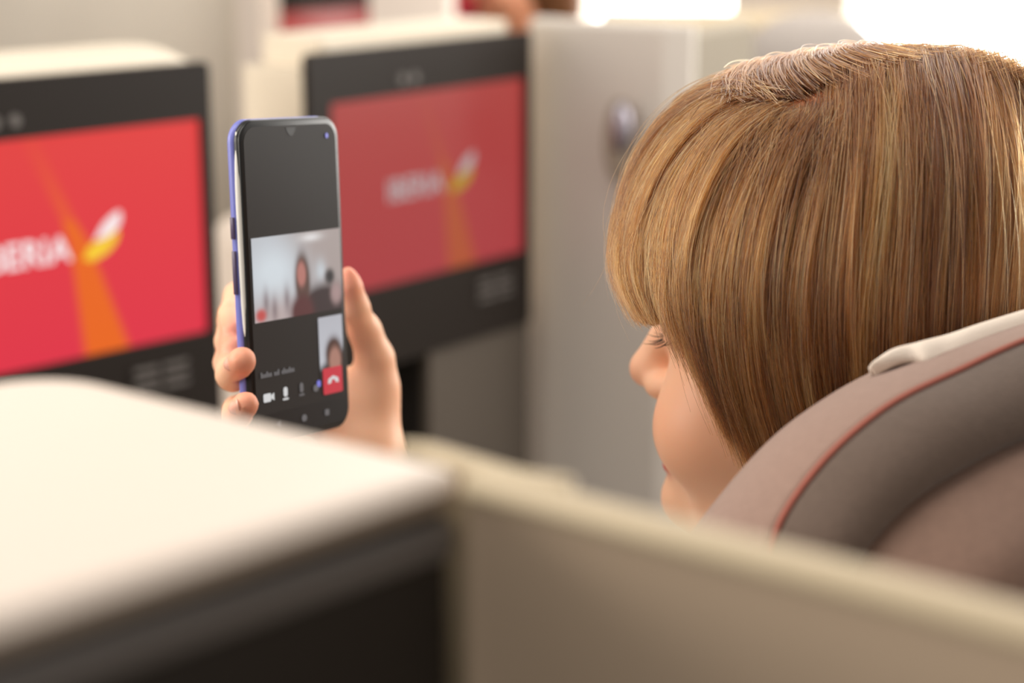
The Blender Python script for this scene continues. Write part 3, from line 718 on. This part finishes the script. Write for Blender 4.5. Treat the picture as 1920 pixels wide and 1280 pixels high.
# fingernails
def nail(c, nrm, along, w_=.0048, l_=.006):
    nrm = Vector(nrm).normalized(); al = Vector(along); al = (al - nrm * al.dot(nrm)).normalized(); sd = nrm.cross(al); V = []; Fc = []; n = 9
    for i in range(n):
        for j in range(n):
            u = (i / (n - 1) * 2 - 1); v = (j / (n - 1) * 2 - 1)
            x = u * math.sqrt(1 - .5 * v * v); y = v * math.sqrt(1 - .5 * u * u)
            V.append(Vector(c) + sd * x * w_ + al * y * l_ + nrm * (.0006 - .0022 * x * x))
    for i in range(n - 1):
        for j in range(n - 1): Fc.append((i * n + j, i * n + j + 1, (i + 1) * n + j + 1, (i + 1) * n + j))
    o = mesh('fingernail', [v + Vector(wo) for v in V], Fc, M['nail'], woman, True)
    s_ = o.modifiers.new('s', 'SOLIDIFY'); s_.thickness = .0005
M['nail'] = pmat('nail', (236, 176, 156), .25)
tc = P(668, 556, 1.03); nail(thumb[1][0] + np.array([.55, .75, .2]) * .0050, (.55, .75, .2), thumb[0][0] - thumb[2][0], .0036, .005)
for fch, r in ((ring_, .0070), (pinky, .0064)):
    a, b = fch[-2][0], fch[-1][0]; nv = np.array([-.75, -.6, .1]); nv /= np.linalg.norm(nv); nail(b * .9 + a * .1 + nv * r * .98, nv, b - a, .0042, .005)

# ------------------------------------------------------------------ hair volume
def cap_sdf(q0, grow=0.0):      # head-local: the whole rounded bob, before it is opened for the face
    qt = q0.copy(); qt[:, 2] = qt[:, 2] + .13 * np.clip(qt[:, 0], -.08, .09)
    d = dell(qt, (-.004, 0, .032), (.1105 + grow, .092 + grow, .0915 + grow))
    body = q0.copy(); body[:, 2] = np.maximum(body[:, 2], -10)
    r = np.sqrt(((q0[:, 0] + .010) / (.104 + grow)) ** 2 + (q0[:, 1] / (.094 + grow)) ** 2)
    cyl = (r - 1) * .095
    cyl = smax(cyl, q0[:, 2] - .05, .05); cyl = smax(cyl, -.155 - q0[:, 2], .02)
    return smin(d, cyl, .03)
def opened(q):                  # space in front of the face, below the bangs
    edge = .040 + (q[:, 2] + .0) * .62               # the side hair's front border moves back as it falls
    edge = np.minimum(edge, .060)
    return np.minimum(q[:, 0] - edge, .066 - q[:, 2])
def hair_solid(p):
    q = to_head(p); d = cap_sdf(q, -.0065)
    d = smax(d, opened(q), .004)
    d = smin(d, dcap(q, SC0 - np.array([0, 0, .0125]), SC1 - np.array([0, 0, .0115]), .0115, .0105), .012)
    return d * HS
def cols_hair(p):
    q = to_head(p); n = len(p); m = 1 - sst(.002, .010, dcap(q, SC0, SC1, .009, .009)); return mixc(np.tile(L3((96, 60, 36)), (n, 1)), np.tile(L3((206, 150, 124)), (n, 1)), m)
M['hairroot'] = vcmat('hair_root', .6, spec=.2)
M['hairbase'] = pmat('hair_base', (104, 68, 42), .6, .25, 90, .2)

# guide locks, drawn as they fall and laid on the hair volume
G_ = [
 [(1478,172),(1405,150),(1328,170),(1240,226),(1172,328),(1150,440),(1162,535),(1205,605)],
 [(1474,184),(1392,176),(1300,214),(1225,290),(1172,395),(1163,480),(1182,555),(1216,612)],
 [(1470,188),(1380,200),(1300,255),(1235,335),(1192,430),(1185,500),(1201,562),(1224,606)],
 [(1470,196),(1390,222),(1320,285),(1268,365),(1242,455),(1240,530),(1257,592),(1288,660)],
 [(1480,200),(1415,245),(1358,320),(1312,410),(1285,510),(1290,600),(1322,700),(1378,835)],
 [(1500,204),(1450,260),(1405,340),(1365,440),(1345,550),(1350,660),(1378,780),(1425,915)],
 [(1530,200),(1490,265),(1450,360),(1420,470),(1410,590),(1420,700),(1450,820),(1500,950)],
 [(1568,168),(1552,255),(1525,365),(1500,480),(1490,600),(1500,715),(1528,830),(1575,960)],
 [(1622,132),(1620,240),(1608,370),(1596,490),(1590,610),(1595,730),(1612,840),(1640,960)],
 [(1680,112),(1702,222),(1705,355),(1700,480),(1694,600),(1692,720),(1700,830),(1715,920)],
 [(1750,100),(1787,210),(1800,345),(1800,475),(1795,600),(1790,720),(1795,830),(1805,920)],
 [(1822,102),(1876,205),(1900,340),(1905,470),(1900,600),(1895,720),(1895,830),(1900,920)],
 [(1880,130),(1955,225),(1995,345),(2005,475),(2000,600),(1995,720),(1990,830),(1990,920)],
 [(1925,150),(2020,260),(2065,380),(2075,500),(2070,620),(2060,730),(2050,830),(2045,920)],
]
NP = 18
G_ = np.array([cr(g_, NP) for g_ in G_])             # guides x points x 2
def on_cap(px, py):
    """where the line of sight meets the hair volume, or comes closest to it"""
    d = (px - 960)[:, None] / F_PX * CX + (640 - py)[:, None] / F_PX * CU + CD; n = len(px)
    t = np.full(n, .76); best = np.full(n, 9.0); bt = t.copy()
    for _ in range(60):
        v = cap_sdf(to_head(CAM + d * t[:, None])) * HS
        m = v < best; best = np.where(m, v, best); bt = np.where(m, t, bt); t = t + np.clip(np.abs(v) * .7, .0004, .02) * np.where(best > .0004, 1, 0)
    return CAM + d * bt[:, None]
gpts = on_cap(G_[..., 0].ravel(), G_[..., 1].ravel()).reshape(G_.shape[0], NP, 3)
ghd = np.array([to_head(g_) for g_ in gpts])          # in the head frame
# even out depth noise along each guide
for _ in range(3): ghd[:, 1:-1] = .5 * ghd[:, 1:-1] + .25 * (ghd[:, :-2] + ghd[:, 2:])
SC0, SC1 = ghd[3, 0] + np.array([.006, .002, 0]), ghd[7, 0]
hair = world_obj('hair', hair_solid, (-.06, .68, .9), (.40, 1.2, 1.36), .003, M['hairroot'], woman, lip=1.3, colour=cols_hair)

# the far side: the same roots, combed over the top of the head, then falling like the near side
def drop(xy):
    lo_, hi_ = np.full(len(xy), .0), np.full(len(xy), .2)
    for _ in range(30):
        m = (lo_ + hi_) / 2; v = cap_sdf(np.column_stack([xy, m])) < 0; lo_ = np.where(v, m, lo_); hi_ = np.where(v, hi_, m)
    return np.column_stack([xy, lo_])
gfar = []
for gi in range(len(ghd)):
    q0 = ghd[gi, 0].copy(); q0[1] += .004; mm = ghd[gi].copy(); mm[:, 1] = -np.maximum(np.abs(mm[:, 1]), .022 + .03 * np.linspace(0, 1, NP))
    if gi < 3: q0 = ghd[3, 0] + np.array([.006 * (3 - gi), 0, 0])
    k0 = 2; k1 = k0 + 3
    xs_ = np.linspace(0, 1, 7)[:, None]; xy = q0[None, :2] * (1 - xs_) + mm[k0, :2] * xs_; xy[:, 0] += .020 * np.sin(np.pi * xs_[:, 0] ** .8) * (1 if gi > 2 else .3)
    top = drop(xy); top[0] = q0; top[-1] = mm[k0]
    gfar.append(cr(np.vstack([top, mm[k1:]]), NP))
gfar = np.array(gfar)
def strands(n, seed, lo=0.0, hi=None, spread=1.0, mirror=False):
    r = np.random.default_rng(seed); hi = len(ghd) - 1.001 if hi is None else hi
    nl = 170; lockc = np.sort(r.uniform(lo, hi, nl)); li = r.integers(0, nl, n)
    s = np.clip(np.where(r.random(n) < .62, lockc[li] + r.normal(0, .035, n), r.uniform(lo, hi, n)), lo, hi)
    GH = gfar if mirror else ghd
    if not mirror:
        thin = (np.abs(s - 2.55) < .45) & (r.random(n) < .8); s = np.where(thin, r.uniform(3.2, 8, n), s)
    i = s.astype(int); f_ = (s - i)[:, None, None]; g0 = GH[np.clip(i, 0, len(ghd) - 1)]; g1 = GH[np.clip(i + 1, 0, len(ghd) - 1)]
    p = g0 * (1 - f_) + g1 * f_
    cut = np.where(s < 4, 1 - .20 * r.random(n) ** 1.3, r.uniform(.86, 1.0, n) ** .7); T_ = np.linspace(0, 1, NP)[None, :] * cut[:, None] + (r.random(n) ** 2 * np.where(s < 7.5, .16, .08) + np.where(s < 7, .02, 0))[:, None] * (1 - np.linspace(0, 1, NP))[None, :]
    ti = T_ * (NP - 1); a = np.clip(ti.astype(int), 0, NP - 2); ff = (ti - a)[..., None]
    rows = np.arange(n)[:, None]; p = p[rows, a] * (1 - ff) + p[rows, a + 1] * ff
    # layering: each strand lies at its own depth in the volume, its lock waves a little
    cen = np.array([-.006, 0, .0]); nrm = p - cen; nrm[..., 2] = np.maximum(nrm[..., 2] - .02, 0) * 1.0; nrm /= np.linalg.norm(nrm, axis=2, keepdims=True) + 1e-9
    tt = np.linspace(0, 1, NP)[None, :]
    lay = -(r.random(n) ** 1.4) * .009 + .0015 + np.where(r.random(n) < .02, r.random(n) * .004, 0)
    lockd = r.normal(0, .0026, nl)[li]
    ph_ = r.uniform(0, 6.28, nl)[li]
    disp = lay[:, None] * (.25 + .75 * tt) + lockd[:, None] * np.sin(tt * 4 + .5) + .0010 * np.sin(tt * 9 + ph_[:, None]) * tt
    p = p + nrm * (disp + .0022 * (1 - tt) ** 4)[..., None]
    side = np.stack([-nrm[..., 1], nrm[..., 0], np.zeros_like(nrm[..., 0])], -1)
    amp = r.normal(0, 1, n)[:, None] * .0018 * spread * tt + .0012 * np.sin(tt * 6 + ph_[:, None]) * tt + r.normal(0, .0007, n)[:, None]
    p = p + side * amp[..., None]
    # roots scatter to both sides of the part; locks drift sideways as they fall
    rs = r.normal(0, .0060 if mirror else .0050, (n, 3)); rs[:, 2] = 0; p = p + rs[:, None, :] * (1 - tt[..., None]) ** 4
    p = p + side * (r.normal(0, .0022, nl)[li][:, None] * tt ** 1.3)[..., None]
    fz = r.random(n) < .10; p = p + side * np.where(fz, r.normal(0, .005, n), 0)[:, None, None] * np.sin(tt * 3)[..., None] + nrm * np.where(fz, np.abs(r.normal(0, .0011, n)), 0)[:, None, None]
    tone = .70 * r.normal(0, 1, nl)[li] + .60 * r.normal(0, 1, n) + 1.0 * (r.random(nl) < .12)[li]
    return p, tone, s
def hair_curves(name, P3, tone, rad, mat, parent):
    n, m, _ = P3.shape; hc = bpy.data.hair_curves.new(name); hc.add_curves([m] * n)
    W = from_head(P3.reshape(-1, 3)) - np.array(parent_loc)
    hc.attributes['position'].data.foreach_set('vector', W.astype(np.float32).ravel())
    ra = hc.attributes.get('radius') or hc.attributes.new('radius', 'FLOAT', 'POINT')
    tt = np.tile(np.linspace(0, 1, m), n); R_ = np.repeat(rad, m) * (1 - .65 * tt ** 3); ra.data.foreach_set('value', R_.astype(np.float32))
    ta = hc.attributes.new('tone', 'FLOAT', 'CURVE'); ta.data.foreach_set('value', tone.astype(np.float32))
    o = bpy.data.objects.new(name, hc); COL.objects.link(o); hc.materials.append(mat); o.parent = parent; return o
hm = bpy.data.materials.new('hair_strand'); hm.use_nodes = True; nt = hm.node_tree; nt.nodes.clear()
out = nt.nodes.new('ShaderNodeOutputMaterial'); hb = nt.nodes.new('ShaderNodeBsdfHairPrincipled'); hb.parametrization = 'COLOR'
hb.inputs['Roughness'].default_value = .32; hb.inputs['Radial Roughness'].default_value = .5
at = nt.nodes.new('ShaderNodeAttribute'); at.attribute_name = 'tone'
mr = nt.nodes.new('ShaderNodeMapRange'); mr.inputs[1].default_value = -1.6; mr.inputs[2].default_value = 1.9; nt.links.new(at.outputs['Fac'], mr.inputs[0])
rp = nt.nodes.new('ShaderNodeValToRGB'); rp.color_ramp.elements[0].color = lin((50, 25, 10)); rp.color_ramp.elements[1].color = lin((216, 158, 92))
e_ = rp.color_ramp.elements.new(.40); e_.color = lin((104, 58, 26)); e_ = rp.color_ramp.elements.new(.68); e_.color = lin((150, 90, 42))
hi_ = nt.nodes.new('ShaderNodeHairInfo'); m2 = nt.nodes.new('ShaderNodeMapRange'); m2.inputs[1].default_value = 0; m2.inputs[2].default_value = .38; m2.inputs[3].default_value = .42; m2.inputs[4].default_value = 1
nt.links.new(hi_.outputs['Intercept'], m2.inputs[0]); vm = nt.nodes.new('ShaderNodeVectorMath'); vm.operation = 'SCALE'
nt.links.new(mr.outputs[0], rp.inputs[0]); nt.links.new(rp.outputs[0], vm.inputs[0]); nt.links.new(m2.outputs[0], vm.inputs['Scale']); nt.links.new(vm.outputs[0], hb.inputs['Color']); nt.links.new(hb.outputs[0], out.inputs[0])
parent_loc = np.array(woman.location)
def radii(n, a, b, s): return np.random.default_rng(s).uniform(a, b, n)
A, t1, s_ = strands(24000, 11)
# roots grow darker towards the crown, the bangs are the lightest
t1 = t1 - .45 * sst(6.5, 10.5, s_) + .25 * (1 - sst(1, 5, s_))
Bm, t2, s2_ = strands(11000, 12, mirror=True)
Fn, t3, _ = strands(1500, 13, 0, 4.0, 1.6)
t2 = t2 - .25
allP = np.concatenate([A, Bm, Fn]); allT = np.concatenate([t1, t2, t3]); n = len(allP)
hs = hair_curves('hair_strands', allP, allT, radii(n, .00009, .00017, 3), hm, hair); hs.location = (np.array(woman.location) * 0 + parent_loc * 1.0)
# flyaway hairs over the crown and forehead
r = np.random.default_rng(21); nf = 520; Fp, tf, sf = strands(nf, 22, 0, 13.0, 2.5)
tt = np.linspace(0, 1, NP)[None, :, None]; nrm = Fp - np.array([0, 0, .0]); nrm /= np.linalg.norm(nrm, axis=2, keepdims=True)
Fp = Fp + nrm * (r.random(nf)[:, None, None] ** 2 * .012) * np.sin(tt * 3.1) + r.normal(0, .002, (nf, 1, 3)) * tt
sh_ = r.random(nf) < .6
short = Fp[:, :1] + (Fp - Fp[:, :1]) * .18 + nrm[:, :1] * (r.uniform(.002, .010, nf)[:, None, None]) * tt + r.normal(0, .004, (nf, 1, 3)) * tt ** 1.5
Fp = np.where(sh_[:, None, None], short, Fp)
st = np.array([cr([(1230, 300), (1165, 400), (1142, 480), (1120, 530), (1092, 572)], NP), cr([(1240, 280), (1168, 400), (1150, 500), (1156, 580), (1180, 640)], NP)])
sq = to_head(on_cap(st[..., 0].ravel(), st[..., 1].ravel())).reshape(2, NP, 3); Fp = np.concatenate([Fp, sq]); tf = np.append(tf, [.8, .8]); nf += 2
hf = hair_curves('hair_strands', Fp, tf + .8, radii(nf, .00005, .00009, 4), hm, hair); hf.location = parent_loc
for o_ in (hs, hf): o_.location = parent_loc
# lashes of the near eye and the far eye
def lashes(side):
    r = np.random.default_rng(5); pts = []
    for k in range(8):
        u = k / 7; a = math.radians(-25 + 100 * u)
        base = np.array([.0712 + .0142 * math.cos(a), side * (.033 + .0160 * math.sin(a)), -.0075 - .0015 * math.sin(u * 3.14)])
        dr = np.array([.80 - .3 * u, side * (.05 + .75 * u), -.25 - .35 * u + r.normal(0, .12)]); dr /= np.linalg.norm(dr); L = .0092 * (.85 + .3 * math.sin(u * 3.1)) * r.uniform(.85, 1.1)
        pts.append([base + dr * L * t + np.array([0, 0, .0036]) * t * t for t in np.linspace(0, 1, 6)])
    return pts
hs_off = -np.array(woman.location)
eye = empty('eyelashes'); eye.parent = woman
for sd in (1, -1):
    for c in lashes(sd):
        tube('eyelash', [from_face(q) + hs_off for q in c], [.00036, .00036, .00032, .00024, .00016, .00006], M['lash'], eye, 5)

# ------------------------------------------------------------------ another passenger far forward
pb = P(985, -70, 3.34)
pg = empty('person', (pb[0], pb[1], 0)); tag(pg, 'blurred seated passenger with brown hair at the top edge, far away', 'person')
HO2 = pb; f2 = np.array([-.9, -.3, -.1]); f2 /= np.linalg.norm(f2); u2 = np.array([0, 0, 1.0]) - f2 * f2[2]; u2 /= np.linalg.norm(u2); R2 = np.stack([f2, np.cross(u2, f2), u2], 1)
def p2_sdf(p):
    q = (p - HO2) @ R2; d = head_sdf(q); d = smin(d, dcap(q, (-.01, 0, -.06), (-.04, 0, -.19), .05, .052), .03)
    d = smin(d, dcap(q, (-.04, -.15, -.23), (-.04, .15, -.23), .05, .05), .05)
    return smin(d, dell(q, (-.04, 0, -.42), (.1, .17, .25)), .05)
def skin2(p): return np.tile(L3((214, 150, 118)), (len(p), 1))
world_obj('body', p2_sdf, HO2 - np.array([.3, .3, .75]), HO2 + np.array([.3, .3, .2]), .006, M['skin'], pg, colour=skin2, lip=1.3)
def h2_sdf(p):
    q = (p - HO2) @ R2; d = dell(q, (-.015, 0, .02), (.108, .09, .105)); d = smin(d, dell(q, (-.04, 0, -.06), (.06, .085, .10)), .03)
    return smax(d, np.minimum(q[:, 0] - .03, .07 - q[:, 2]), .01)
world_obj('hair', h2_sdf, HO2 - np.array([.2, .2, .25]), HO2 + np.array([.2, .2, .2]), .006, M['hairbase'], pg, lip=1.3)
def s2_sdf(p):
    q = (p - HO2) @ R2; d = dcap(q, (-.04, -.15, -.235), (-.04, .15, -.235), .058, .058); d = smin(d, dell(q, (-.04, 0, -.43), (.112, .182, .26)), .05)
    return d
world_obj('shirt', s2_sdf, HO2 - np.array([.3, .3, .8]), HO2 + np.array([.3, .3, 0]), .008, M['shirt'], pg, lip=1.3)
